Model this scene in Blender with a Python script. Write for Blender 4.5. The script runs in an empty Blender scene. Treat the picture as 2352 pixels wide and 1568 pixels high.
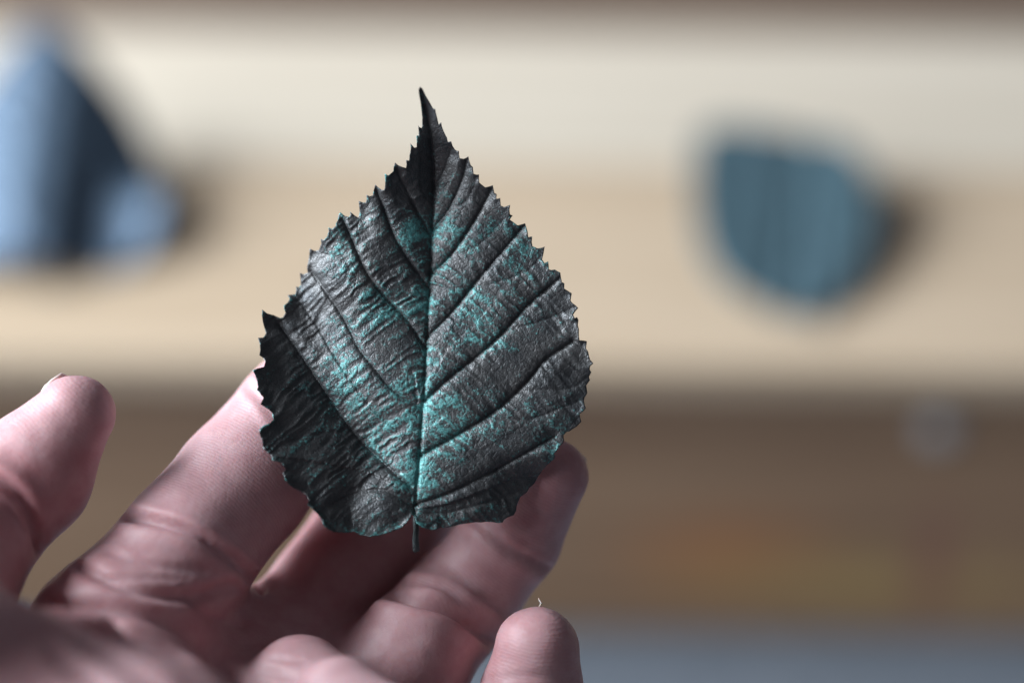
import bpy, math, random
import numpy as np
from mathutils import Matrix, Vector, geometry

random.seed(4)
rng = np.random.default_rng(4)
sc = bpy.context.scene
C = sc.collection
R = math.radians

# ------------------------------------------------------------------ camera
PITCH = R(35)
CAM_Z = 0.444                      # metres above the floor; the step top is at 0.100
TOP = 0.100
FOCUS = 0.293
FPX = 5273.0                       # focal length in pixels of a 2352 px wide picture
cam_d = bpy.data.cameras.new("camera")
cam = bpy.data.objects.new("camera", cam_d)
C.objects.link(cam)
cam.location = (0, 0, CAM_Z)
cam.rotation_euler = (R(90) - PITCH, 0, 0)
cam_d.sensor_fit = 'HORIZONTAL'
cam_d.sensor_width = 22.3
cam_d.lens = 50.0
cam_d.clip_start = 0.01
cam_d.clip_end = 60
cam_d.dof.use_dof = True
cam_d.dof.focus_distance = FOCUS
cam_d.dof.aperture_fstop = 3.2
sc.camera = cam

# ------------------------------------------------------------------ world, window light, exposure
world = bpy.data.worlds.new("World")
sc.world = world
world.use_nodes = True
bg = world.node_tree.nodes['Background']
bg.inputs[0].default_value = (0.80, 0.86, 1.0, 1)
bg.inputs[1].default_value = 0.11

def area(name, loc, target, sx, sy, watts, col):
    l = bpy.data.lights.new(name, 'AREA')
    l.shape = 'RECTANGLE'; l.size = sx; l.size_y = sy
    l.energy = watts; l.color = col
    o = bpy.data.objects.new(name, l)
    C.objects.link(o)
    o.location = loc
    o.rotation_euler = (Vector(target) - Vector(loc)).to_track_quat('-Z', 'Y').to_euler()
    return o
area("window_light", (-1.19, 0.47, 0.86), (0, 0.36, 0.2), 0.9, 0.8, 56, (0.82, 0.92, 1.0))
area("side_window_light", (-0.62, 0.0, 0.52), (0, 0.42, 0.14), 0.4, 0.4, 3.2, (0.84, 0.92, 1.0))

vs = sc.view_settings
vs.view_transform = 'Standard'; vs.look = 'None'; vs.exposure = 0; vs.gamma = 1
vs.use_curve_mapping = False
sc.cycles.use_denoising = True
sc.cycles.max_bounces = 6

# ------------------------------------------------------------------ small helpers
CAM_R = Matrix.Rotation(R(90) - PITCH, 4, 'X')          # axes of a thing that faces the lens
FWD = Vector((0, math.cos(PITCH), -math.sin(PITCH)))
UP = Vector((0, math.sin(PITCH), math.cos(PITCH)))
def ray(px, py):
    return Vector((1, 0, 0)) * ((px - 1176) / FPX) + UP * ((784 - py) / FPX) + FWD
def on_plane(px, py, z):                                # where the line of sight meets height z
    d = ray(px, py); t = (z - CAM_Z) / d.z
    return Vector((0, 0, CAM_Z)) + d * t
def at_y(px, py, y):
    d = ray(px, py); t = y / d.y
    return Vector((0, 0, CAM_Z)) + d * t

def tag(o, label=None, cat=None, group=None, kind=None):
    if label: o['label'] = label
    if cat: o['category'] = cat
    if group: o['group'] = group
    if kind: o['kind'] = kind
    return o

def link_mesh(name, verts, faces, mat, parent=None, smooth=True, attrs=None):
    me = bpy.data.meshes.new(name)
    if isinstance(faces, np.ndarray):
        n = faces.shape[1]
        me.vertices.add(len(verts))
        me.vertices.foreach_set('co', np.asarray(verts, np.float32).ravel())
        me.loops.add(faces.size)
        me.loops.foreach_set('vertex_index', faces.astype(np.int32).ravel())
        me.polygons.add(len(faces))
        me.polygons.foreach_set('loop_start', np.arange(0, faces.size, n, dtype=np.int32))
        me.polygons.foreach_set('loop_total', np.full(len(faces), n, np.int32))
        me.update(calc_edges=True)
    else:
        me.from_pydata([tuple(v) for v in verts], [], [tuple(f) for f in faces])
    me.polygons.foreach_set('use_smooth', np.full(len(me.polygons), smooth))
    for k, a in (attrs or {}).items():
        at = me.attributes.new(k, 'FLOAT', 'POINT')
        at.data.foreach_set('value', np.asarray(a, np.float32))
    me.validate()
    me.update()
    if mat: me.materials.append(mat)
    o = bpy.data.objects.new(name, me)
    C.objects.link(o)
    if parent: o.parent = parent
    return o

def box_mesh(sx, sy, sz, bev):
    import bmesh
    bm = bmesh.new()
    bmesh.ops.create_cube(bm, size=1)
    for v in bm.verts: v.co = Vector((v.co.x * sx, v.co.y * sy, v.co.z * sz))
    bmesh.ops.bevel(bm, geom=list(bm.edges), offset=bev, segments=3, affect='EDGES', profile=0.5)
    return bm

def tube(path, radii, n=10):
    """closed tapering tube through the points"""
    path = [Vector(p) for p in path]
    vs_, fs_ = [], []
    for i, p in enumerate(path):
        t = (path[min(i + 1, len(path) - 1)] - path[max(i - 1, 0)]).normalized()
        a = t.cross(Vector((0.31, 0.17, 0.93))).normalized(); b = t.cross(a)
        for k in range(n):
            w = 2 * math.pi * k / n
            vs_.append(p + (a * math.cos(w) + b * math.sin(w)) * radii[i])
    for i in range(len(path) - 1):
        for k in range(n):
            fs_.append((i * n + k, i * n + (k + 1) % n, (i + 1) * n + (k + 1) % n, (i + 1) * n + k))
    fs_.append(tuple(range(n))[::-1]); fs_.append(tuple(range((len(path) - 1) * n, len(path) * n)))
    return vs_, fs_

def vnoise(x, y, seed=0):
    """smooth value noise, -1..1"""
    xi = np.floor(x).astype(np.int64); yi = np.floor(y).astype(np.int64)
    xf = x - xi; yf = y - yi
    def h(a, b):
        n = (a * 374761393 + b * 668265263 + seed * 974634599) & 0xFFFFFFFF
        n = ((n ^ (n >> 13)) * 1274126177) & 0xFFFFFFFF
        n = n ^ (n >> 16)
        return (n & 0xFFFF) / 32767.5 - 1
    u = xf * xf * xf * (xf * (xf * 6 - 15) + 10); v = yf * yf * yf * (yf * (yf * 6 - 15) + 10)
    return (h(xi, yi) * (1 - u) + h(xi + 1, yi) * u) * (1 - v) + (h(xi, yi + 1) * (1 - u) + h(xi + 1, yi + 1) * u) * v
def fbm(x, y, seed=0, o=3):
    s = 0; a = 1
    for i in range(o):
        s = s + a * vnoise(x, y, seed + i * 17); x = x * 2.03 + 3.1; y = y * 2.03 + 7.7; a *= 0.5
    return s / 1.75
def sstep(a, b, x):
    t = np.clip((x - a) / (b - a), 0, 1); return t * t * (3 - 2 * t)

def poly_dist(P, line):
    """distance to a polyline, arc length of the nearest point, side sign"""
    line = np.asarray(line, float)
    best = np.full(len(P), 1e9); s = np.zeros(len(P)); sg = np.zeros(len(P)); acc = 0
    for a, b in zip(line[:-1], line[1:]):
        ab = b - a; L = np.hypot(*ab)
        t = np.clip(((P - a) @ ab) / (L * L), 0, 1)
        q = P - a - t[:, None] * ab
        d = np.hypot(q[:, 0], q[:, 1])
        m = d < best
        best[m] = d[m]; s[m] = acc + t[m] * L
        sg[m] = np.sign(ab[0] * (P[m, 1] - a[1]) - ab[1] * (P[m, 0] - a[0]))
        acc += L
    return best, s, sg

def curve(pts, n=8):
    """Catmull-Rom through the points"""
    p = np.asarray(pts, float); p = np.vstack([2 * p[0] - p[1], p, 2 * p[-1] - p[-2]]); out = []
    for i in range(1, len(p) - 2):
        for t in np.linspace(0, 1, n, endpoint=False):
            a, b, c, d = p[i - 1], p[i], p[i + 1], p[i + 2]
            out.append(0.5 * (2 * b + (c - a) * t + (2 * a - 5 * b + 4 * c - d) * t * t + (3 * b - a - 3 * c + d) * t ** 3))
    out.append(p[-2]); return np.array(out)

def inside(P, poly):
    x, y = P[:, 0], P[:, 1]; r = np.zeros(len(P), bool)
    a = poly; b = np.roll(poly, -1, 0)
    for (x0, y0), (x1, y1) in zip(a, b):
        if y0 == y1: continue
        c = ((y0 > y) != (y1 > y)) & (x < (x1 - x0) * (y - y0) / (y1 - y0) + x0)
        r ^= c
    return r

# ------------------------------------------------------------------ material helpers
def new_mat(name):
    m = bpy.data.materials.new(name); m.use_nodes = True
    nt = m.node_tree
    return m, nt, nt.nodes['Principled BSDF']
def N(nt, typ, **kw):
    n = nt.nodes.new(typ)
    for k, v in kw.items():
        if k.startswith('i_'):
            n.inputs[k[2:].replace('_', ' ')].default_value = v
        else: setattr(n, k, v)
    return n
def ramp(nt, fac, stops):
    n = nt.nodes.new('ShaderNodeValToRGB'); cr = n.color_ramp
    while len(cr.elements) < len(stops): cr.elements.new(0.5)
    for e, (p, c) in zip(cr.elements, stops):
        e.position = p; e.color = (*c, 1)
    nt.links.new(fac, n.inputs[0]); return n.outputs[0]
def mix(nt, fac, a, b):
    n = nt.nodes.new('ShaderNodeMix'); n.data_type = 'RGBA'
    if isinstance(fac, float): n.inputs[0].default_value = fac
    else: nt.links.new(fac, n.inputs[0])
    for k, v in ((6, a), (7, b)):
        if isinstance(v, tuple): n.inputs[k].default_value = (*v, 1)
        else: nt.links.new(v, n.inputs[k])
    return n.outputs[2]
def math_n(nt, op, a, b=None):
    n = nt.nodes.new('ShaderNodeMath'); n.operation = op
    for k, v in ((0, a), (1, b)):
        if v is None: continue
        if isinstance(v, (int, float)): n.inputs[k].default_value = v
        else: nt.links.new(v, n.inputs[k])
    return n.outputs[0]

def wood(name, dark, light, rough, blotch=None, seed=0.0):
    m, nt, b = new_mat(name)
    tc = N(nt, 'ShaderNodeTexCoord')
    mp = N(nt, 'ShaderNodeMapping'); mp.inputs['Scale'].default_value = (3, 60, 60); mp.inputs['Location'].default_value = (seed, seed, 0)
    nt.links.new(tc.outputs['Object'], mp.inputs[0])
    n1 = N(nt, 'ShaderNodeTexNoise', i_Scale=1.6, i_Detail=5.0, i_Roughness=0.6, i_Distortion=0.6)
    nt.links.new(mp.outputs[0], n1.inputs['Vector'])
    col = ramp(nt, n1.outputs['Fac'], [(0.3, dark), (0.7, light)])
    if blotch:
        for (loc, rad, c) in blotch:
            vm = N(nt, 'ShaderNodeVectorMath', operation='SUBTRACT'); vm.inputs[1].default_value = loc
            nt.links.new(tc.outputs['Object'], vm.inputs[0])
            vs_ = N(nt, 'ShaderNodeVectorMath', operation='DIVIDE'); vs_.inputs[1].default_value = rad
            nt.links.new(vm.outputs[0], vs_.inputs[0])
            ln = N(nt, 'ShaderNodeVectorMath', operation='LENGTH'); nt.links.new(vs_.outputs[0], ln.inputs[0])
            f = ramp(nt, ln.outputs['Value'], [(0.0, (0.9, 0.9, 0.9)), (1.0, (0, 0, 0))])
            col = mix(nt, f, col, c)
    nt.links.new(col, b.inputs['Base Color'])
    b.inputs['Roughness'].default_value = rough
    bp = N(nt, 'ShaderNodeBump'); bp.inputs['Strength'].default_value = 0.15; bp.inputs['Distance'].default_value = 0.001
    nt.links.new(n1.outputs['Fac'], bp.inputs['Height']); nt.links.new(bp.outputs[0], b.inputs['Normal'])
    return m

# ------------------------------------------------------------------ the wooden step behind
YAW = R(-1.2)
near = on_plane(1176, 832, TOP); far = on_plane(1176, 66, TOP)
step = bpy.data.objects.new("wooden_step", None); C.objects.link(step)
step.location = (near.x, near.y, 0); step.rotation_euler = (0, 0, YAW)
tag(step, "pale varnished wooden step with brown front board, two dark leaves lying on it", "wooden step")
depth = far.y - near.y
M_tread = wood("pale_wood", (0.46, 0.335, 0.225), (0.59, 0.45, 0.325), 0.34)
M_tread2 = wood("pale_wood_far", (0.58, 0.49, 0.39), (0.69, 0.60, 0.495), 0.32, seed=3.0)
M_front = wood("brown_wood", (0.235, 0.135, 0.078), (0.40, 0.245, 0.145), 0.45, blotch=[((0.060, -0.009, -0.018), (0.040, 0.05, 0.021), (0.45, 0.19, 0.075)), ((0.10, -0.009, -0.027), (0.075, 0.05, 0.016), (0.40, 0.26, 0.10)), ((0.118, -0.009, -0.02), (0.009, 0.05, 0.03), (0.27, 0.12, 0.09))])  # second, yellow blotch paints in light reflected up from the floor
M_back = wood("dark_wood", (0.16, 0.11, 0.085), (0.26, 0.19, 0.15), 0.55, seed=7.0)
def board(name, x, y, z, sx, sy, sz, mat, bev=0.002):
    bm = box_mesh(sx, sy, sz, bev)
    me = bpy.data.meshes.new(name); bm.to_mesh(me); bm.free()
    for p in me.polygons: p.use_smooth = False
    me.materials.append(mat)
    o = bpy.data.objects.new(name, me); C.objects.link(o); o.parent = step; o.location = (x, y, z); return o
joint = on_plane(1176, 375, TOP).y - near.y
LEN = 1.1
board("plank", 0, (joint - 0.001) / 2, TOP - 0.005, LEN, joint - 0.001, 0.010, M_tread)
board("plank", 0, (joint + 0.001 + depth) / 2, TOP - 0.005, LEN, depth - joint - 0.001, 0.010, M_tread2)
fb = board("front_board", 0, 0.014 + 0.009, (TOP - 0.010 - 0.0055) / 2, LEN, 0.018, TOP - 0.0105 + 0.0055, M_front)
board("back_board", 0, depth + 0.0095, TOP + 0.004, LEN, 0.018, 0.060, M_back)
# screw cap on the front board
sp = at_y(2150, 968, near.y + 0.014)
cap_v = []; cap_f = []
n = 20
prof = [(0.0048, 0.0), (0.0048, -0.0012), (0.0036, -0.0022), (0.0014, -0.0026)]
for r_, y_ in prof:
    for k in range(n):
        cap_v.append((r_ * math.cos(2 * math.pi * k / n), y_, r_ * math.sin(2 * math.pi * k / n)))
for i in range(3):
    for k in range(n): cap_f.append((i * n + k, i * n + (k + 1) % n, (i + 1) * n + (k + 1) % n, (i + 1) * n + k))
cap_f.append(tuple(range(3 * n, 4 * n)))
m_cap, nt, b = new_mat("grey_metal"); b.inputs['Base Color'].default_value = (0.55, 0.55, 0.56, 1); b.inputs['Metallic'].default_value = 0.3; b.inputs['Roughness'].default_value = 0.5
cap = link_mesh("screw_cap", cap_v, cap_f, m_cap, step, smooth=False)
cap.location = (sp.x - near.x, 0.014 - 0.0003, sp.z)

# the floor in front of the step
m_floor, nt, b = new_mat("grey_blue_floor")
tc = N(nt, 'ShaderNodeTexCoord'); nz = N(nt, 'ShaderNodeTexNoise', i_Scale=140.0, i_Detail=4.0)
nt.links.new(tc.outputs['Object'], nz.inputs['Vector'])
nt.links.new(ramp(nt, nz.outputs['Fac'], [(0.3, (0.125, 0.145, 0.175)), (0.7, (0.18, 0.20, 0.235))]), b.inputs['Base Color'])
b.inputs['Roughness'].default_value = 0.7
fl = link_mesh("floor", [(-2.5, -1.5, -0.0055), (2.5, -1.5, -0.0055), (2.5, 2.5, -0.0055), (-2.5, 2.5, -0.0055)], [(0, 1, 2, 3)], m_floor, smooth=False)
tag(fl, kind='structure')

# ------------------------------------------------------------------ leaf material
def leaf_material(name, base, base2, teal, bump=True):
    m, nt, b = new_mat(name)
    tc = N(nt, 'ShaderNodeTexCoord')
    at = N(nt, 'ShaderNodeAttribute', attribute_name='patina')
    n1 = N(nt, 'ShaderNodeTexNoise', i_Scale=260.0, i_Detail=4.0, i_Roughness=0.6)
    n2 = N(nt, 'ShaderNodeTexNoise', i_Scale=2600.0, i_Detail=3.0, i_Roughness=0.7)
    n3 = N(nt, 'ShaderNodeTexNoise', i_Scale=5200.0, i_Detail=1.0)
    for q in (n1, n2, n3): nt.links.new(tc.outputs['Object'], q.inputs['Vector'])
    col = ramp(nt, n1.outputs['Fac'], [(0.35, base), (0.65, base2)])
    f = math_n(nt, 'ADD', at.outputs['Fac'], math_n(nt, 'MULTIPLY', math_n(nt, 'SUBTRACT', n2.outputs['Fac'], 0.5), 2.0))
    f = ramp(nt, f, [(0.44, (0, 0, 0)), (0.88, (0.9, 0.9, 0.9))])
    col = mix(nt, f, col, teal)
    nt.links.new(col, b.inputs['Base Color'])
    nt.links.new(math_n(nt, 'SUBTRACT', 0.6, math_n(nt, 'MULTIPLY', f, 0.35)), b.inputs['Metallic'])
    rg = ramp(nt, n3.outputs['Fac'], [(0.35, (0.36,) * 3), (0.65, (0.62,) * 3)])
    nt.links.new(rg, b.inputs['Roughness'])
    b.inputs['Specular IOR Level'].default_value = 0.6
    if bump:
        bp = N(nt, 'ShaderNodeBump'); bp.inputs['Strength'].default_value = 0.5; bp.inputs['Distance'].default_value = 0.00013
        h = math_n(nt, 'ADD', n2.outputs['Fac'], math_n(nt, 'MULTIPLY', n3.outputs['Fac'], 0.5))
        wv = N(nt, 'ShaderNodeTexVoronoi', feature='DISTANCE_TO_EDGE'); wv.inputs['Scale'].default_value = 1100.0
        dn = N(nt, 'ShaderNodeTexNoise', i_Scale=900.0, i_Detail=2.0); nt.links.new(tc.outputs['Object'], dn.inputs['Vector'])
        va = N(nt, 'ShaderNodeVectorMath', operation='MULTIPLY_ADD'); nt.links.new(dn.outputs['Color'], va.inputs[0]); va.inputs[1].default_value = (0.0006,) * 3
        nt.links.new(tc.outputs['Object'], va.inputs[2]); nt.links.new(va.outputs[0], wv.inputs['Vector'])
        cr = ramp(nt, wv.outputs['Distance'], [(0.0, (0, 0, 0)), (0.14, (1, 1, 1))])
        h = math_n(nt, 'ADD', h, math_n(nt, 'MULTIPLY', cr, 0.4))
        nt.links.new(h, bp.inputs['Height']); nt.links.new(bp.outputs[0], b.inputs['Normal'])
    return m
M_leaf = leaf_material("dark_patina", (0.066, 0.068, 0.072), (0.112, 0.109, 0.109), (0.11, 0.36, 0.35))
M_leaf_r = leaf_material("blue_grey_patina", (0.095, 0.16, 0.195), (0.13, 0.205, 0.245), (0.10, 0.26, 0.29), False)
M_leaf_l = leaf_material("slate_blue_patina", (0.06, 0.085, 0.125), (0.085, 0.12, 0.17), (0.07, 0.16, 0.23), False)

# ------------------------------------------------------------------ the held leaf
# outline read in four enlarged views (origin, scale); unit below: millimetres, 25 to the mm
def cvt(pts, ox, oy, s):
    return [((ox + u / s - 600) * 1.3067, (oy + v / s - 200) * 1.3067) for u, v in pts]
A = [(1122,58),(1113,75),(1114,100),(1122,150),(1126,190),(1130,235),(1127,300),(1112,296),(1103,285),(1106,320),(1105,345),(1090,350),(1094,385),(1092,420),(1078,424),(1053,398),(1056,430),(1047,470),(1044,506),(1025,502),(1028,530),(1024,552),(1000,545),(975,535),(955,518),(946,545),(943,572),(933,582),(912,600),(888,588),(892,630),(889,668),(884,690),(868,688),(845,672),(825,653),(815,690),(808,722),(790,728),(768,718),(770,745),(762,768),(742,766),(717,756),(721,800),(722,830),(713,862),(690,848),(660,823),(663,845),(650,858),(625,850),(597,826),(583,850),(581,880),(570,900),(571,915),(548,935),(522,926),(524,950),(512,985),(490,1005),(470,996),(474,1025),(455,1068),(425,1072),(395,1056),(391,1095),(386,1130),(375,1180),(378,1212),(350,1222),(325,1211),(328,1250),(330,1290),(315,1305),(298,1298),(300,1325),(296,1350),(270,1352),(245,1356),(262,1380),(252,1405),(228,1424),(232,1450),(240,1470),(222,1500)]
Cc = [(188,182),(150,165),(115,155),(88,132),(86,165),(90,205),(98,240),(108,275),(95,298),(65,300),(80,335),(86,370),(82,402),(105,420),(119,440),(112,470),(80,478),(52,490),(66,520),(76,550),(82,585),(78,605),(95,622),(117,650),(103,686),(128,705),(148,717),(166,738),(178,775),(160,795),(120,812),(98,832),(106,870),(118,895),(122,940),(150,965),(175,985),(180,1010),(215,1018),(238,1032),(256,1065),(240,1080),(256,1120),(270,1140),(300,1170),(350,1195),(378,1215),(390,1240),(384,1265),(405,1280),(440,1318),(466,1350),(480,1385),(505,1405),(535,1422),(575,1428),(615,1430),(650,1425),(690,1445),(740,1453),(800,1446),(870,1426),(920,1406),(955,1376),(974,1348),(984,1332)]
Dd = [(32,1338),(45,1375),(80,1402),(130,1420),(190,1411),(230,1408),(300,1390),(350,1384),(390,1379),(420,1382),(450,1377),(485,1380),(520,1386),(548,1383),(556,1368),(575,1355),(612,1342),(628,1318),(632,1290),(640,1262),(655,1235),(690,1210),(705,1185),(735,1160),(748,1132),(770,1095),(795,1062),(812,1042),(848,1012),(856,990),(850,975),(870,955),(882,932),(902,918),(908,900),(905,870),(925,850),(940,848),(965,830),(985,818),(1010,792),(1004,770),(1000,745),(1020,732),(1037,712),(1030,695),(1026,670),(1030,650),(1046,625),(1043,600),(1040,580),(1062,548),(1056,530),(1070,502),(1060,485),(1062,468),(1081,450),(1062,428),(1056,405),(1050,380),(1038,362),(1044,320),(1025,316),(1000,314),(996,290),(996,250),(990,225),(994,195),(985,178),(972,185),(962,165),(975,145),(993,125),(978,110),(965,100),(955,92),(948,80),(955,38)]
Bb = [(987,1318),(988,1285),(972,1277),(966,1245),(962,1216),(940,1205),(928,1196),(905,1200),(889,1195),(888,1170),(885,1144),(870,1150),(862,1155),(846,1132),(855,1095),(863,1048),(845,1056),(818,1060),(785,1046),(780,1020),(783,984),(770,985),(758,988),(754,955),(738,898),(715,905),(690,912),(665,893),(640,876),(648,862),(658,850),(641,842),(637,815),(642,783),(622,790),(602,796),(582,786),(580,765),(578,738),(565,742),(553,742),(556,714),(540,704),(536,680),(530,655),(508,664),(482,670),(462,655),(445,641),(442,615),(443,590),(425,591),(409,586),(405,560),(404,544),(390,530),(380,500),(375,475),(360,485),(345,491),(320,487),(316,465),(315,442),(302,440),(290,432),(275,410),(267,383),(257,384),(245,386),(240,360),(226,335),(216,312),(208,290),(205,268),(198,272),(188,280),(182,250),(172,210),(168,187),(162,188),(152,180),(130,140),(110,108),(92,70)]
F = cvt(A, 600, 200, 2.614) + cvt(Cc, 600, 700, 2.412) + cvt(Dd, 1000, 700, 2.412) + cvt(Bb, 1000, 200, 2.614)
def mm(p): p = np.asarray(p, float); return np.stack([(p[:, 0] - 540) / 25, (1385 - p[:, 1]) / 25], 1)
outline = mm(F)
MID = curve(mm([(540,1385),(546,1310),(555,1200),(562,1100),(568,1030),(572,950),(575,870),(578,800),(582,700),(588,600),(590,500),(595,400),(598,300),(588,150),(563,35)]))
LAT = [  # lateral veins, strength
 ([(598,335),(630,285),(655,215)],.6), ([(592,470),(645,405),(690,310),(706,245)],.9), ([(588,612),(650,555),(720,455),(785,340)],1),
 ([(580,812),(650,742),(720,655),(800,560),(890,455)],1), ([(575,1014),(650,945),(750,865),(830,790),(900,712),(985,640),(1030,600)],1.1),
 ([(561,1190),(685,1119),(804,1043),(896,957),(956,886),(1043,827)],1.1), ([(538,1347),(647,1309),(783,1244),(859,1201),(934,1158),(985,1130)],1),
 ([(540,1372),(640,1370),(760,1340),(860,1310)],.35),
 ([(582,480),(540,400),(505,330),(480,280)],.9), ([(580,655),(500,540),(465,475),(435,390),(415,340)],1),
 ([(573,848),(510,755),(430,670),(380,600),(345,520),(310,440)],.9), ([(562,1040),(472,984),(406,908),(358,848),(314,762),(260,680),(200,600)],.8),
 ([(528,1287),(455,1227),(379,1158),(314,1082),(260,1006),(206,924),(146,838),(98,772)],1.1), ([(534,1350),(450,1300),(350,1310),(280,1345)],.5)]
BR = [  # branches of the laterals
 ([(860,990),(940,980),(1040,975),(1100,930)],.6), ([(770,1065),(900,1075),(1000,1040),(1080,1010)],.7), ([(800,1240),(880,1250),(945,1230)],.6),
 ([(720,655),(800,640),(900,600),(950,545)],.6), ([(830,790),(920,770),(1050,720)],.6), ([(650,555),(740,520),(830,430)],.5), ([(645,405),(700,380),(740,300)],.4),
 ([(455,1227),(370,1235),(290,1260)],.6), ([(340,1110),(230,1120),(130,1150)],.6), ([(260,1006),(160,985),(70,960)],.6), ([(206,924),(130,890),(60,860)],.5),
 ([(430,670),(350,620),(290,520)],.4), ([(380,600),(300,560),(220,540)],.4), ([(358,848),(270,760),(150,690)],.4), ([(465,475),(400,430),(370,390)],.4)]
LAT = [(curve(mm(p)), w) for p, w in LAT]; BR = [(curve(mm(p), 5), w) for p, w in BR]

def resample(poly, step):
    p = np.vstack([poly, poly[:1]]); d = np.r_[0, np.cumsum(np.hypot(*np.diff(p, axis=0).T))]
    out = []
    for i in range(len(p) - 1):
        n = max(1, int(round((d[i + 1] - d[i]) / step)))
        for k in range(n): out.append(p[i] + (p[i + 1] - p[i]) * k / n)
    return np.array(out)
bound = resample(outline, 0.16)

def leaf_height(P):
    """height toward the viewer in mm, and the patina mask"""
    x, y = P[:, 0], P[:, 1]
    dm, sm, gm = poly_dist(P, MID)
    right = gm < 0
    dl = np.full(len(P), 9.0); wsum = np.zeros(len(P)); ssum = np.zeros(len(P)); str_ = np.ones(len(P))
    for i, (L, w) in enumerate(LAT):
        d, s, g = poly_dist(P, L)
        m = d < dl; dl[m] = d[m]; str_[m] = w
        side = (L[-1, 0] > 0.9) == right
        k = np.where(side, 1 / (d * d + 0.15) ** 1.5, 0)
        wsum += k; ssum += k * s
    db = np.full(len(P), 9.0); sb = np.zeros(len(P))
    for L, w in BR:
        d, s, g = poly_dist(P, L)
        m = d < db; db[m] = d[m]; sb[m] = w
    u = ssum / (wsum + 1e-9)
    de, _, _ = poly_dist(P, np.vstack([outline, outline[:1]]))
    L5 = LAT[12][0]
    d5, s5, g5 = poly_dist(P, L5)
    left = (g5 > 0) & (x < 0)
    h = np.zeros(len(P))
    # midrib valley
    topf = sstep(20, 44, y)
    h += (0.55 + 1.1 * topf + 0.8 * topf * ~right) * (1 - np.exp(-dm / (1.6 + 1.2 * topf)))
    h -= 0.22 * np.exp(-(dm / 0.20) ** 2)
    # quilting between laterals
    dd = dl * np.where(dm < 2, 1, 1)
    q = 1 - np.exp(-(dd / 0.55) ** 1.1)
    h += 0.46 * str_ * q
    h -= 0.16 * str_ * np.exp(-(dl / 0.13) ** 2)
    h += 0.20 * sb * (1 - np.exp(-(db / 0.5))) - 0.20
    h -= 0.08 * sb * np.exp(-(db / 0.12) ** 2)
    # ladder wrinkles between the laterals
    wx = u + 0.30 * fbm(x * 0.45, y * 0.45, 3) + 0.10 * fbm(x * 1.3, y * 1.3, 5)
    sd = np.where(right, 0.0, 50.0)
    fx = dm - 2.2 * (1 - np.exp(-dm / 2.2))
    uu = 0.78 * y + 0.70 * fx + 0.45 * fbm(x * 0.3, y * 0.3, 3) + 0.16 * fbm(x * 1.1, y * 1.1, 5)
    vv = 0.6 * y - 0.8 * dm + 0.5 * fbm(x * 0.4, y * 0.4, 8)
    lad = vnoise(uu * 1.35 + sd, vv * 0.34 + 3.3, 11)
    lad3 = vnoise(uu * 2.9 + sd, vv * 0.8 + 1.3, 13)
    lad2 = np.abs(np.sin(math.pi * (uu / 1.22 + 0.45 * lad3) + sd)) ** 0.8
    wr = 0.85 * (-1.3 * np.abs(lad) + 0.55 - 0.3 * np.abs(lad3) + 0.12) + 0.38 * (lad2 - 0.62) * (0.6 + 0.7 * vnoise(x * 0.45, y * 0.45, 71))
    amp = sstep(0.05, 0.5, dl) * (0.35 + 0.65 * sstep(0.5, -0.4, fbm(x * 0.14, y * 0.14, 9)))
    amp = amp * np.where(right, 0.40 + 0.75 * np.exp(-dl / 1.2), 1.0)
    h += (0.31 + 0.04 * left) * amp * wr
    cell = fbm(x * 1.5, y * 1.5, 21, 3)
    h += 0.025 * cell + 0.035 * np.where(right, 1, 0.6) * (0.5 - np.abs(vnoise(uu * 3.4, vv * 1.3 + 40, 15)) * 1.6)
    # broad waves
    h += 0.9 * fbm(x * 0.07 + 4, y * 0.07, 31, 2)
    # rolled and wavy margin
    wav = fbm(x * 0.30, y * 0.30, 41, 2)
    h += 1.1 * wav * np.exp(-de / 1.6)
    # left lobe folded up toward the viewer along its long vein
    k = np.where(left, d5, 0) * sstep(3.0, 9.0, s5)
    fold = 0.95 * k * k / (k + 2.6)
    fold = 7 * (1 - np.exp(-fold / 7))
    fold = np.maximum(fold, 0.75 * np.clip(-8.0 - x, 0, None) * sstep(10, 4, y))
    h += fold
    h += -2.6 * np.where(left, 1, np.exp(-(d5 / 5.0) ** 2)) * np.where(x < 1, 1, 0) * sstep(0, 9, s5)
    h += 0.8 * np.exp(-((x + 4.6) ** 2 / 22 + (y - 2.0) ** 2 / 10))
    # tip bends forward
    t = np.clip(y - 37, 0, None)
    h += 0.034 * t * t
    h += -0.13 * (y - 22)
    h += np.where(x > 3, -0.5, 0.8) * np.exp(-de / 0.55) * sstep(4.5, 1.5, y)
    h -= 0.028 * np.clip(-x - 4.5, 0, None) ** 2 * sstep(16, 26, y) * sstep(0.5, 6, d5) * ~left
    h -= 0.03 * np.clip(x - 4, 0, None) ** 2 * sstep(9, 3, y)
    # lower corner lobes curl forward
    h += 0.25 * np.exp(-de / 0.35)
    pat = 0.58 * np.exp(-dm / 11) + 0.45 * wr * sstep(0.1, 0.6, dl) + 0.42 * fbm(x * 0.22 + 9, y * 0.22, 51, 3) + 0.16 * cell
    pat += 0.10 * np.exp(-((x + 6) ** 2 + (y - 20) ** 2) / 160)
    pat += 0.45 * np.exp(-de / 0.45) * np.where(x < 1.5, 1, 0.4) * (0.6 + 0.6 * fbm(x * 0.5, y * 0.5, 88))
    pat -= 0.35 * sstep(34, 43, y)
    return h, np.clip(pat, 0, 1)

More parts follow.
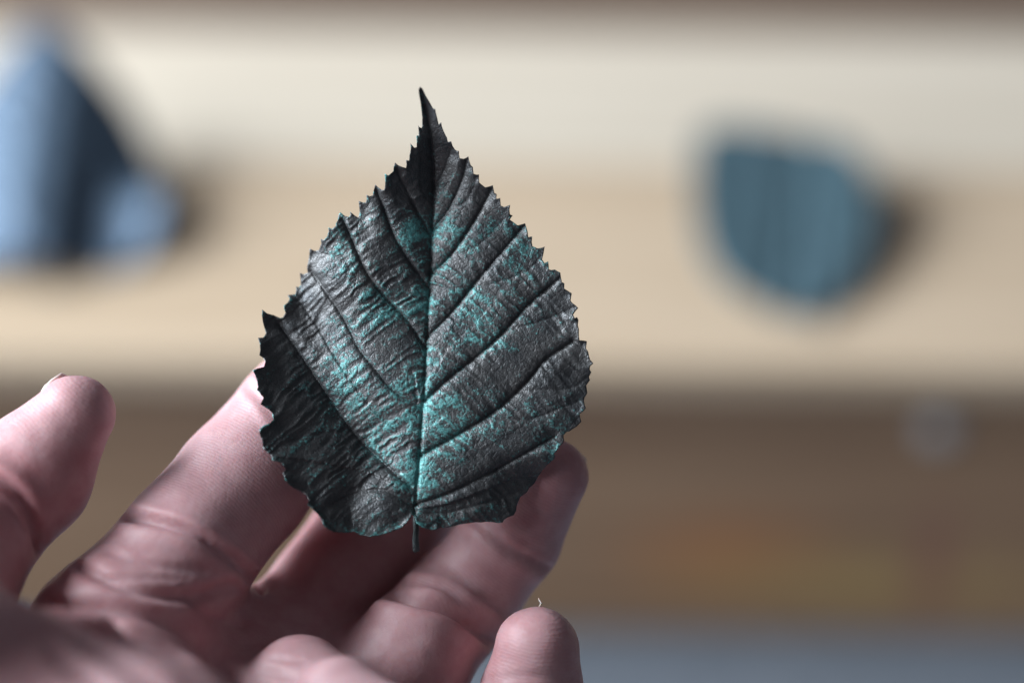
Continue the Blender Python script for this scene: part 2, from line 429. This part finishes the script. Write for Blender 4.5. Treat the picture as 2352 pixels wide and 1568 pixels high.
S = 0.17
xs = np.arange(outline[:, 0].min(), outline[:, 0].max(), S)
ys = np.arange(outline[:, 1].min(), outline[:, 1].max(), S * 0.866)
gx, gy = np.meshgrid(xs, ys); gx[1::2] += S / 2
G = np.stack([gx.ravel(), gy.ravel()], 1) + rng.uniform(-0.03, 0.03, (gx.size, 2))
G = G[inside(G, outline)]
de, _, _ = poly_dist(G, np.vstack([bound, bound[:1]]))
G = G[de > 0.09]
nb = len(bound)
allp = np.vstack([bound, G])
cv, ce, cf, *_ = geometry.delaunay_2d_cdt([Vector(p) for p in allp.tolist()], [(i, (i + 1) % nb) for i in range(nb)], [], 1, 1e-5, False)
P2 = np.array([(v.x, v.y) for v in cv]); T2 = np.array([f for f in cf if len(f) == 3], np.int64)
T2 = T2[inside(P2[T2].mean(1), bound)]
a, b_, c_ = P2[T2[:, 0]], P2[T2[:, 1]], P2[T2[:, 2]]
flip = ((b_ - a)[:, 0] * (c_ - a)[:, 1] - (b_ - a)[:, 1] * (c_ - a)[:, 0]) < 0
T2[flip] = T2[flip][:, ::-1]
h2, pat2 = leaf_height(P2)
h2 = h2 - np.median(h2)
TH = 0.30
ed = {}
E = np.concatenate([T2[:, [0, 1]], T2[:, [1, 2]], T2[:, [2, 0]]])
key = E[:, 0] * len(P2) + E[:, 1]; rkey = E[:, 1] * len(P2) + E[:, 0]
be = E[~np.isin(key, rkey)]
nv = len(P2)
bmask = np.zeros(nv, bool); bmask[be.ravel()] = True
front = np.stack([P2[:, 0], P2[:, 1], h2 - 0.06 * bmask], 1); back = np.stack([P2[:, 0], P2[:, 1], h2 - TH + 0.06 * bmask], 1)
wall = np.concatenate([np.stack([be[:, 1], be[:, 0], be[:, 0] + nv], 1), np.stack([be[:, 1], be[:, 0] + nv, be[:, 1] + nv], 1)])
tri = np.concatenate([T2, T2[:, ::-1] + nv, wall])
held = bpy.data.objects.new("held_leaf", None); C.objects.link(held)
jx, jy = (600 + 540 / 1.3067) * 0.9408, (200 + 1385 / 1.3067) * 0.9408
held.matrix_world = Matrix.Translation(Vector((0, 0, CAM_Z)) + ray(jx, jy) * FOCUS) @ CAM_R
tag(held, "dark metallic serrated leaf with teal patina, held upright between fingertips", "leaf", "dark patinated leaves")
link_mesh("blade", np.vstack([front, back]) * 0.001, tri, M_leaf, held, attrs={'patina': np.r_[pat2, pat2 * 0.3]})
# stalk, running up into the midrib groove
hm, _ = leaf_height(MID)
st = [(0.25, -4.45, 1.0), (0.20, -4.2, 1.0), (0.10, -3.0, 0.85), (0.18, -1.6, 0.5), (0.1, -0.6, 0.1), (0.06, 0.2, -0.25)]
pth = [Vector(p) * 0.001 for p in st]; rad = [0.00034, 0.00048, 0.00044, 0.0004, 0.00042, 0.0003]
v_, f_ = tube(pth, rad, 12)
M_stalk = leaf_material("stalk_patina", (0.07, 0.085, 0.09), (0.12, 0.14, 0.14), (0.09, 0.36, 0.34))
link_mesh("stalk", v_, f_, M_stalk, held)

# ------------------------------------------------------------------ the two leaves lying on the step
def lying_leaf(name, label, pts, base_px, sx, tilt, prof, mat, stalk_pts, mid):
    """outline in picture-like units -> a real leaf in its own tilted plane, near end on the step"""
    o = bpy.data.objects.new(name, None); C.objects.link(o)
    p0 = on_plane(base_px[0], base_px[1], TOP)
    o.location = p0 + Vector((0, 0, 0.0015)); o.rotation_euler = (tilt, 0, 0)
    tag(o, label, "leaf", "dark patinated leaves")
    pix = FPX / ((p0 - cam.location).dot(FWD)) / 1000
    fs = math.sin(tilt + PITCH)
    poly = np.array([((x - base_px[0]) / pix / 1.0, (base_px[1] - y) / pix / fs) for x, y in pts])
    poly = curve(np.vstack([poly, poly[:1]]), 6)[:-1]
    # small teeth round the margin
    poly = resample(poly, 1.0)
    cen = poly.mean(0); dirs = poly - cen; dirs /= np.hypot(*dirs.T)[:, None]
    poly = poly + dirs * (np.where(np.arange(len(poly)) % 2 == 0, 0.35, -0.25))[:, None]
    s = 1.1
    gx, gy = np.meshgrid(np.arange(poly[:, 0].min(), poly[:, 0].max(), s), np.arange(poly[:, 1].min(), poly[:, 1].max(), s))
    G = np.stack([gx.ravel(), gy.ravel()], 1); G = G[inside(G, poly)]
    d, _, _ = poly_dist(G, np.vstack([poly, poly[:1]])); G = G[d > 0.5]
    q = np.vstack([poly, G]); n0 = len(poly)
    cv, ce, cf, *_ = geometry.delaunay_2d_cdt([Vector(p) for p in q.tolist()], [(i, (i + 1) % n0) for i in range(n0)], [], 1, 1e-5, False)
    P = np.array([(v.x, v.y) for v in cv]); T = np.array([f for f in cf if len(f) == 3], np.int64)
    T = T[inside(P[T].mean(1), poly)]
    a, b, c = P[T[:, 0]], P[T[:, 1]], P[T[:, 2]]
    fl = ((b - a)[:, 0] * (c - a)[:, 1] - (b - a)[:, 1] * (c - a)[:, 0]) < 0
    T[fl] = T[fl][:, ::-1]
    z = prof(P) + 0.4 * fbm(P[:, 0] * 0.2, P[:, 1] * 0.2, 77)
    E = np.concatenate([T[:, [0, 1]], T[:, [1, 2]], T[:, [2, 0]]]); nv = len(P)
    be = E[~np.isin(E[:, 0] * nv + E[:, 1], E[:, 1] * nv + E[:, 0])]
    V = np.vstack([np.c_[P, z], np.c_[P, z - 0.4]]) * 0.001
    W = np.concatenate([np.stack([be[:, 1], be[:, 0], be[:, 0] + nv], 1), np.stack([be[:, 1], be[:, 0] + nv, be[:, 1] + nv], 1)])
    link_mesh("blade", V, np.concatenate([T, T[:, ::-1] + nv, W]), mat, o, attrs={'patina': np.r_[0.35 + 0.2 * vnoise(P[:, 0] * .3, P[:, 1] * .3), np.zeros(nv)]})
    v, f = tube([Vector(p) * 0.001 for p in stalk_pts], [0.0009] * len(stalk_pts), 8)
    link_mesh("stalk", v, f, mat, o)
    return o
def prof_r(P):
    x, y = P[:, 0], P[:, 1]
    mx = -8 + 0.35 * y
    return 0.002 * (x - 2) ** 2 - 1.6 * np.exp(-((x + 10 - 0.2 * y) / 2.2) ** 2) - 1.4 * np.exp(-((x + 1 - 0.1 * y) / 1.5) ** 2) + 1.5
lying_leaf("lying_leaf", "blue-grey leaf lying alone on the pale step, upper right", 
    [(1640,292),(1715,272),(1850,280),(1950,296),(2022,340),(2050,430),(2036,535),(1990,630),(1935,700),(1860,735),(1775,728),(1690,690),(1628,610),(1615,450)],
    (1870, 735), 1, R(11), prof_r, M_leaf_r, [(0, 2, 1.6), (0.2, -2, 1.2), (-0.5, -4.5, 2)], None)
def prof_l(P):
    x, y = P[:, 0], P[:, 1]
    lo_ = np.interp(x, [-60, -18, -8, 1, 8, 16, 22, 30, 36], [-20, 1, 4, 4.5, -0.5, -6.2, -5.2, -2.2, -1.2])
    hi_ = np.interp(x, [-60, -18, -8, 1, 8, 16, 36], [-20, 1, 4, 4.5, 1, -4.5, -16])
    w = sstep(24, 36, y)
    return lo_ * (1 - w) + hi_ * w + 4
lying_leaf("lying_leaf", "folded slate-blue leaf lying on the pale step at the left edge",
    [(40,60),(100,85),(165,135),(250,215),(312,312),(352,415),(365,490),(340,570),(285,618),(200,640),(90,645),(0,640),(-150,610),(-220,450),(-130,250),(-30,110)],
    (100, 640), 1, R(26), prof_l, M_leaf_l, [(2, 2, 3), (3, -3, 2.5), (2, -6, 3)], None)

# ------------------------------------------------------------------ the hand
def K(px, py, z, r): return np.array([(px - 1176) / FPX * z, (784 - py) / FPX * z, z, r])
index = [K(255,1485,288,10.5), K(435,1255,294,9.0), K(560,1110,300,8.8), K(690,960,305,8.5), K(850,790,305,7.6), K(950,680,304,6.3)]
middle = [K(600,1540,302,10.5), K(700,1455,307,9.0), K(890,1195,317,8.6), K(1000,1020,315,7.4), K(1070,900,303,6.4)]
ring = [K(820,1640,300,9.5), K(950,1500,298.5,8.0), K(1060,1375,307,7.3), K(1175,1235,304,6.6), K(1262,1095,299.5,5.2)]
pinky = [K(1000,2080,285,9.5), K(1190,1840,296,7.6), K(1221,1590,294,6.5), K(1232,1490,293,5.5)]
thumb = [K(-280,1660,262,14), K(-190,1430,275,10.2), K(-62,1208,288,8.6), K(70,1092,291,7.9), K(172,953,291,5.2)]
palm = [[K(265,1490,290,10.5), K(600,1560,302,10)], [K(600,1560,302,10), K(820,1660,301,9.5)], [K(820,1660,301,9.5), K(1000,2080,285,9.5)],
        [K(265,1490,288,10.5), K(250,2000,262,17)], [K(600,1560,302,10), K(450,2050,268,16)], [K(820,1660,301,9.5), K(700,2100,272,16)],
        [K(1000,2080,285,9.5), K(760,2300,262,16)], [K(250,2000,262,17), K(760,2300,262,16)],
        [K(250,2000,262,17), K(430,2650,228,20)], [K(700,2200,262,17), K(560,2650,228,19)],
        [K(430,2650,228,20), K(420,3300,190,21)], [K(560,2650,228,19), K(560,3300,190,20)]]
thenar_and_blocker = [[K(-440,1300,248,16.5), K(-200,1640,262,15)], [K(-200,1600,264,14), K(-20,1668,259,13.5)], [K(-20,1668,259,13.5), K(300,1850,250,16)], [K(300,1850,250,16), K(430,2500,228,20)]]  # first cone: unseen bulk left of the frame, added to shade the thumb base
pads = [[K(690,1575,286,6.6), K(800,1720,278,9)], [K(785,1605,276,5.3), K(900,1760,268,8)], [K(900,1760,268,9), K(860,2100,260,14)]]
folds = [[K(140,1437,266,2.3), K(205,1450,267,2.3)], [K(205,1450,268,1.8), K(330,1530,268,2.0)], [K(330,1530,268,2.0), K(420,1640,266,2.4)],
         [K(300,1452,275,1.5), K(440,1560,274,1.8)], [K(440,1560,274,1.8), K(500,1660,272,2)]]
VOX = 0.50
allk = np.array([k for ch in (index, middle, ring, pinky, thumb) for k in ch] + [k for s_ in palm + thenar_and_blocker + pads for k in s_])
lo = (allk[:, :3] - allk[:, 3:]).min(0) - 3; hi = (allk[:, :3] + allk[:, 3:]).max(0) + 3
lo[1] = max(lo[1], K(0, 2450, 240, 0)[1])               # forearm carries on below the frame only a little
lo[0] = max(lo[0], -92)
ax = [np.arange(lo[i], hi[i], VOX, dtype=np.float32) for i in range(3)]
shape = tuple(len(a_) for a_ in ax)
def cone_into(out, a, b, k):
    """smooth-union a round cone into out, only near it"""
    r = max(a[3], b[3]) + 9
    sl = []
    for i in range(3):
        l = min(a[i], b[i]) - r; h = max(a[i], b[i]) + r
        i0 = int(max(0, (l - lo[i]) // VOX)); i1 = int(min(shape[i], (h - lo[i]) // VOX + 1))
        if i1 <= i0: return
        sl.append(slice(i0, i1))
    X = ax[0][sl[0]][:, None, None] - np.float32(a[0]); Y = ax[1][sl[1]][None, :, None] - np.float32(a[1]); Z = ax[2][sl[2]][None, None, :] - np.float32(a[2])
    ab = (b - a)[:3].astype(np.float32); L = float(ab @ ab) + 1e-9
    t = np.clip((X * ab[0] + Y * ab[1] + Z * ab[2]) / L, 0, 1)
    d = np.sqrt((X - t * ab[0]) ** 2 + (Y - t * ab[1]) ** 2 + (Z - t * ab[2]) ** 2) - (np.float32(a[3]) + t * np.float32(b[3] - a[3]))
    o = out[tuple(sl)]
    hh = np.clip(0.5 + 0.5 * (o - d) / k, 0, 1)
    out[tuple(sl)] = o * (1 - hh) + d * hh - k * hh * (1 - hh)
def field(): return np.full(shape, 20, np.float32)
def smin(a, b, k):
    hh = np.clip(0.5 + 0.5 * (a - b) / k, 0, 1); return a * (1 - hh) + b * hh - k * hh * (1 - hh)
D = field()
for ch in (index, middle, ring, pinky, thumb):
    f1 = field()
    for a, b in zip(ch[:-1], ch[1:]): cone_into(f1, a, b, 1.2)
    D = smin(D, f1, 0.7)
f1 = field()
for a, b in palm: cone_into(f1, a, b, 4.0)
D = smin(D, f1, 2.6)
f1 = field()
for a, b in thenar_and_blocker: cone_into(f1, a, b, 3.0)
for a, b in pads: cone_into(f1, a, b, 1.6)
D = smin(D, f1, 2.0)
for a, b in folds: cone_into(D, a, b, 2.2)

# naive surface nets
ins = D < 0
cells = [s_ - 1 for s_ in shape]
cnt = np.zeros(cells, np.uint8)
for dx in (0, 1):
    for dy in (0, 1):
        for dz in (0, 1):
            cnt += ins[dx:dx + cells[0], dy:dy + cells[1], dz:dz + cells[2]]
act = (cnt > 0) & (cnt < 8)
ci = np.argwhere(act)
idx = np.full(cells, -1, np.int64); idx[act] = np.arange(len(ci))
pos = np.zeros((len(ci), 3)); num = np.zeros(len(ci))
corner = [(dx, dy, dz) for dx in (0, 1) for dy in (0, 1) for dz in (0, 1)]
for i, ca in enumerate(corner):
    for cb in corner[i + 1:]:
        if sum(abs(p - q) for p, q in zip(ca, cb)) != 1: continue
        va = D[ci[:, 0] + ca[0], ci[:, 1] + ca[1], ci[:, 2] + ca[2]]; vb = D[ci[:, 0] + cb[0], ci[:, 1] + cb[1], ci[:, 2] + cb[2]]
        m = (va < 0) != (vb < 0)
        t = np.where(m, va / np.where(m, va - vb, 1), 0)
        for k in range(3): pos[:, k] += np.where(m, ca[k] + t * (cb[k] - ca[k]), 0)
        num += m
pos = pos / num[:, None] + ci
V = pos * VOX + lo
quads = []
for k in range(3):
    u, w = [(1, 2), (2, 0), (0, 1)][k]
    s0 = [slice(0, shape[i]) for i in range(3)]; s1 = list(s0)
    s0[k] = slice(0, shape[k] - 1); s1[k] = slice(1, shape[k])
    A_, B_ = ins[tuple(s0)], ins[tuple(s1)]
    e = np.argwhere(A_ != B_)
    ok = (e[:, u] > 0) & (e[:, w] > 0) & (e[:, u] < cells[u]) & (e[:, w] < cells[w])
    e = e[ok]; sgn = A_[e[:, 0], e[:, 1], e[:, 2]]
    def cell(du, dw):
        c = e.copy(); c[:, u] += du; c[:, w] += dw; return idx[c[:, 0], c[:, 1], c[:, 2]]
    q = np.stack([cell(-1, -1), cell(0, -1), cell(0, 0), cell(-1, 0)], 1)
    q[~sgn] = q[~sgn][:, ::-1]
    quads.append(q)
Q = np.concatenate(quads)
Q = Q[(Q >= 0).all(1)]
# relax
def normals(V):
    n = np.zeros_like(V); d1 = V[Q[:, 2]] - V[Q[:, 0]]; d2 = V[Q[:, 3]] - V[Q[:, 1]]; fn = np.cross(d1, d2)
    for k in range(4):
        for c in range(3): n[:, c] += np.bincount(Q[:, k], fn[:, c], len(V))
    return n / (np.linalg.norm(n, axis=1)[:, None] + 1e-9)
eu = np.concatenate([Q[:, [0, 1]], Q[:, [1, 2]], Q[:, [2, 3]], Q[:, [3, 0]]])
def smooth(V, it):
    deg = np.bincount(eu[:, 0], minlength=len(V)) + np.bincount(eu[:, 1], minlength=len(V))
    for _ in range(it):
        s_ = np.zeros_like(V)
        for c in range(3): s_[:, c] = np.bincount(eu[:, 0], V[eu[:, 1], c], len(V)) + np.bincount(eu[:, 1], V[eu[:, 0], c], len(V))
        V = V * 0.4 + 0.6 * s_ / np.maximum(deg, 1)[:, None]
    return V
V = smooth(V, 4)
nrm = normals(V)
px = V[:, 0] / V[:, 2] * FPX + 1176; py = 784 - V[:, 1] / V[:, 2] * FPX
PX = np.stack([px, py], 1)
facing = sstep(0.0, 0.4, -(nrm * V).sum(1) / np.linalg.norm(V, axis=1))
# nearest finger of every point, and the distance along its bone
best = np.full(len(V), 1e9); ridge = np.zeros(len(V)); rid_w = np.zeros(len(V)); fid = np.full(len(V), 5)
for fi, ch in enumerate((index, middle, ring, pinky, thumb)):
    acc = 0
    for i, (a, b) in enumerate(zip(ch[:-1], ch[1:])):
        ab = (b - a)[:3]; L = np.linalg.norm(ab)
        t = ((V - a[:3]) @ ab) / L / L
        tc_ = np.clip(t, 0, 1)
        d = np.linalg.norm(V - a[:3] - tc_[:, None] * ab, axis=1) - (a[3] + tc_ * (b[3] - a[3]))
        m = d < best
        best[m] = d[m]; fid[m] = fi
        tt = t if i == len(ch) - 2 else (np.minimum(t, 1) if i == 0 else tc_)
        ridge[m] = acc + (tt * L)[m]; rid_w[m] = 1.0 if i > 0 else 0.5
        acc += L
fid[best > 1.0] = 5
creases = [  # polyline, half width px, depth mm, swell, fingers (5 is the palm)
 ([(275,1183),(350,1196),(440,1226),(520,1276),(600,1352)], 10, 1.3, 0.35, (0, 1, 5)), ([(250,1172),(330,1180),(420,1208),(500,1252),(590,1318)], 6, 0.35, 0.1, (0, 1, 5)),
 ([(545,855),(610,925),(665,1000),(720,1080)], 8, 0.55, 0.2, (0,)), ([(570,840),(640,910),(700,985)], 6, 0.4, 0.1, (0,)), ([(560,890),(610,950),(650,1020)], 5, 0.25, 0.1, (0,)),
 ([(-30,1085),(30,1122),(70,1180),(95,1290)], 11, 1.0, 0.4, (4, 5)), ([(-30,1130),(20,1160),(50,1220)], 7, 0.35, 0.1, (4,)),
 ([(880,1355),(960,1375),(1050,1405),(1120,1460),(1200,1540)], 14, 2.2, 0.6, (2,)), ([(930,1340),(1010,1352),(1080,1395),(1150,1450)], 9, 0.6, 0.3, (2,)),
 ([(1060,1170),(1120,1215),(1175,1262),(1290,1320)], 11, 0.8, 0.3, (2,)), ([(1090,1170),(1190,1235),(1290,1290)], 7, 0.3, 0.1, (2,)),
 ([(180,1300),(300,1358),(420,1372),(540,1345)], 12, 0.7, 0.35, None), ([(120,1392),(270,1400),(400,1440),(500,1530),(560,1600)], 14, 0.9, 0.4, None),
 ([(420,1360),(470,1410),(560,1440)], 8, 0.35, 0.1, None), ([(250,1270),(360,1300),(470,1310)], 7, 0.22, 0.1, None), ([(230,1330),(330,1330),(430,1330)], 7, 0.2, 0.05, None),
 ([(180,1480),(330,1560),(430,1660)], 14, 0.8, 0.3, (5, 4)), ([(120,1500),(250,1600)], 14, 0.6, 0.2, (5, 4)), ([(610,1540),(680,1560),(720,1600)], 6, 0.25, 0.1, (5,)), ([(620,1510),(700,1520)], 5, 0.2, 0.1, (5,)),
 ([(1080,1562),(1250,1552),(1380,1575)], 8, 0.2, 0.05, (3,))]
off = np.zeros(len(V))
for line, w, dep, sw, who in creases:
    d, s_, g = poly_dist(PX, curve(line, 5))
    c_ = -dep * np.exp(-(d / w) ** 2) + sw * np.exp(-((d - 2.4 * w) / (1.6 * w)) ** 2)
    off += c_ if who is None else np.where(np.isin(fid, who), c_, 0)
off = np.maximum(off, -2.0) * facing
off += 0.22 * fbm(V[:, 0] * 0.13 + 0.07 * V[:, 2], V[:, 1] * 0.13, 61, 3)
V = V + nrm * off[:, None]
V = smooth(V, 1)
# flesh gives way where it presses on the back of the leaf
lx = (V[:, 0] / V[:, 2] - (jx - 1176) / FPX) * FOCUS * 1000; ly = (V[:, 1] / V[:, 2] - (784 - jy) / FPX) * FOCUS * 1000
LP = np.stack([lx, ly], 1)
cand = np.where((lx > -15) & (lx < 17) & (ly > -3) & (ly < 55) & (nrm[:, 2] < 0.3))[0]
cand = cand[inside(LP[cand], outline)]
ci_ = np.clip(((LP[cand] - [-20, -5]) / 0.4).astype(int), 0, [[109, 159]])
grid = np.full((110, 160), -99.0)
gi = np.clip(((P2 - [-20, -5]) / 0.4).astype(int), 0, [[109, 159]])
np.maximum.at(grid, (gi[:, 0], gi[:, 1]), -h2)
lim = FOCUS * 1000 + grid[ci_[:, 0], ci_[:, 1]] + TH + 0.45
low = V[cand, 2] < lim
V[cand[low], 2] = lim[low]
# to world, origin at the palm
Rm = np.array([[1, 0, 0], [0, UP.y, UP.z], [0, FWD.y, FWD.z]])
Wv = V * 0.001 @ Rm + np.array([0, 0, CAM_Z])
org = np.array([-0.045, 0.21, 0.25])

m_skin, nt, b = new_mat("skin")
tc = N(nt, 'ShaderNodeTexCoord')
n1 = N(nt, 'ShaderNodeTexNoise', i_Scale=55.0, i_Detail=3.0, i_Roughness=0.55)
n2 = N(nt, 'ShaderNodeTexNoise', i_Scale=420.0, i_Detail=3.0, i_Roughness=0.6)
n4 = N(nt, 'ShaderNodeTexNoise', i_Scale=1500.0, i_Detail=3.0, i_Roughness=0.6)
for q in (n1, n2, n4): nt.links.new(tc.outputs['Object'], q.inputs['Vector'])
c1 = ramp(nt, n1.outputs['Fac'], [(0.32, (0.46, 0.205, 0.22)), (0.5, (0.545, 0.31, 0.325)), (0.68, (0.61, 0.375, 0.395))])
c2 = ramp(nt, n2.outputs['Fac'], [(0.35, (0.50, 0.235, 0.24)), (0.65, (0.64, 0.39, 0.395))])
nt.links.new(mix(nt, 0.35, c1, c2), b.inputs['Base Color'])
b.inputs['Roughness'].default_value = 0.50
b.inputs['Specular IOR Level'].default_value = 0.42
b.inputs['Subsurface Weight'].default_value = 0.35
b.inputs['Subsurface Radius'].default_value = (1.0, 0.35, 0.22)
b.inputs['Subsurface Scale'].default_value = 0.0030
at = N(nt, 'ShaderNodeAttribute', attribute_name='ridge'); aw = N(nt, 'ShaderNodeAttribute', attribute_name='ridge_weight')
ph = math_n(nt, 'ADD', math_n(nt, 'MULTIPLY', at.outputs['Fac'], 2 * math.pi / 0.46), math_n(nt, 'MULTIPLY', n2.outputs['Fac'], 14.0))
rd = math_n(nt, 'MULTIPLY', math_n(nt, 'SINE', ph), math_n(nt, 'MULTIPLY', aw.outputs['Fac'], 0.13))
pv = N(nt, 'ShaderNodeTexVoronoi', feature='DISTANCE_TO_EDGE'); pv.inputs['Scale'].default_value = 1900.0
nt.links.new(tc.outputs['Object'], pv.inputs['Vector'])
hgt = math_n(nt, 'ADD', math_n(nt, 'ADD', rd, n4.outputs['Fac']), math_n(nt, 'MULTIPLY', ramp(nt, pv.outputs['Distance'], [(0, (0, 0, 0)), (0.2, (1, 1, 1))]), 0.12))
bp = N(nt, 'ShaderNodeBump'); bp.inputs['Strength'].default_value = 0.45; bp.inputs['Distance'].default_value = 0.00012
nt.links.new(hgt, bp.inputs['Height']); nt.links.new(bp.outputs[0], b.inputs['Normal'])
hand = link_mesh("hand", Wv - org, Q[:, ::-1], m_skin, attrs={'ridge': ridge, 'ridge_weight': rid_w})
hand.location = org
tag(hand, "left hand with palm toward the viewer, fingers spread behind the dark leaf", "hand")

def to_world(p): return Vector((p[0], UP.y * p[1] + FWD.y * p[2], UP.z * p[1] + FWD.z * p[2])) * 0.001 + Vector((0, 0, CAM_Z))
m_nail, nt, b = new_mat("nail")
b.inputs['Base Color'].default_value = (0.72, 0.58, 0.54, 1); b.inputs['Roughness'].default_value = 0.3
b.inputs['Subsurface Weight'].default_value = 0.2; b.inputs['Subsurface Scale'].default_value = 0.001
for ch, back_dir in ((thumb, (-0.62, 0.35, 0.72)), (index, (-0.1, 0.1, 1)), (middle, (0, 0.1, 1)), (ring, (-0.05, -0.1, 1)), (pinky, (0.0, -0.1, 1))):
    a, t_ = Vector(ch[-2][:3]), Vector(ch[-1][:3]); r0, r1 = ch[-2][3], ch[-1][3]
    axis = (t_ - a).normalized(); nn = Vector(back_dir); nn = (nn - axis * nn.dot(axis)).normalized(); bb = axis.cross(nn)
    vv_ = []; nu, nw = 9, 11
    for layer in (0.12, -0.30):
        for i in range(nu):
            u_ = -7.0 + (7.0 + 0.62 * r1) * i / (nu - 1)
            rr = r1 - (u_ / (t_ - a).length) * (r1 - r0) if u_ < 0 else math.sqrt(max(r1 * r1 - (u_ * 0.78) ** 2, 4))
            for k in range(nw):
                th = (k / (nw - 1) - 0.5) * R(100) * (1 - 0.18 * (abs(i - (nu - 1) / 2) / ((nu - 1) / 2)) ** 3)
                vv_.append(to_world(t_ + axis * u_ + (nn * math.cos(th) + bb * math.sin(th)) * (rr + layer)) - Vector(org))
    ff = []
    nvn = nu * nw
    for i in range(nu - 1):
        for k in range(nw - 1):
            q = (i * nw + k, i * nw + k + 1, (i + 1) * nw + k + 1, (i + 1) * nw + k)
            ff += [q, tuple(v + nvn for v in q[::-1])]
    rim = [k for k in range(nw)] + [i * nw + nw - 1 for i in range(1, nu)] + [(nu - 1) * nw + k for k in range(nw - 2, -1, -1)] + [i * nw for i in range(nu - 2, 0, -1)]
    for p, q in zip(rim, rim[1:] + rim[:1]): ff.append((q, p, p + nvn, q + nvn))
    link_mesh("fingernail", vv_, ff, m_nail, hand)
# a shred of loose skin on the little fingertip
pts = [K(1240,1393,291,0), K(1243,1384,291,0), K(1238,1376,291.2,0), K(1237,1372,291.3,0)]
v_, f_ = tube([to_world(p) - Vector(org) for p in pts], [0.00016, 0.0001, 0.00007, 0.00003], 6)
link_mesh("loose_skin", v_, f_, m_nail, hand)
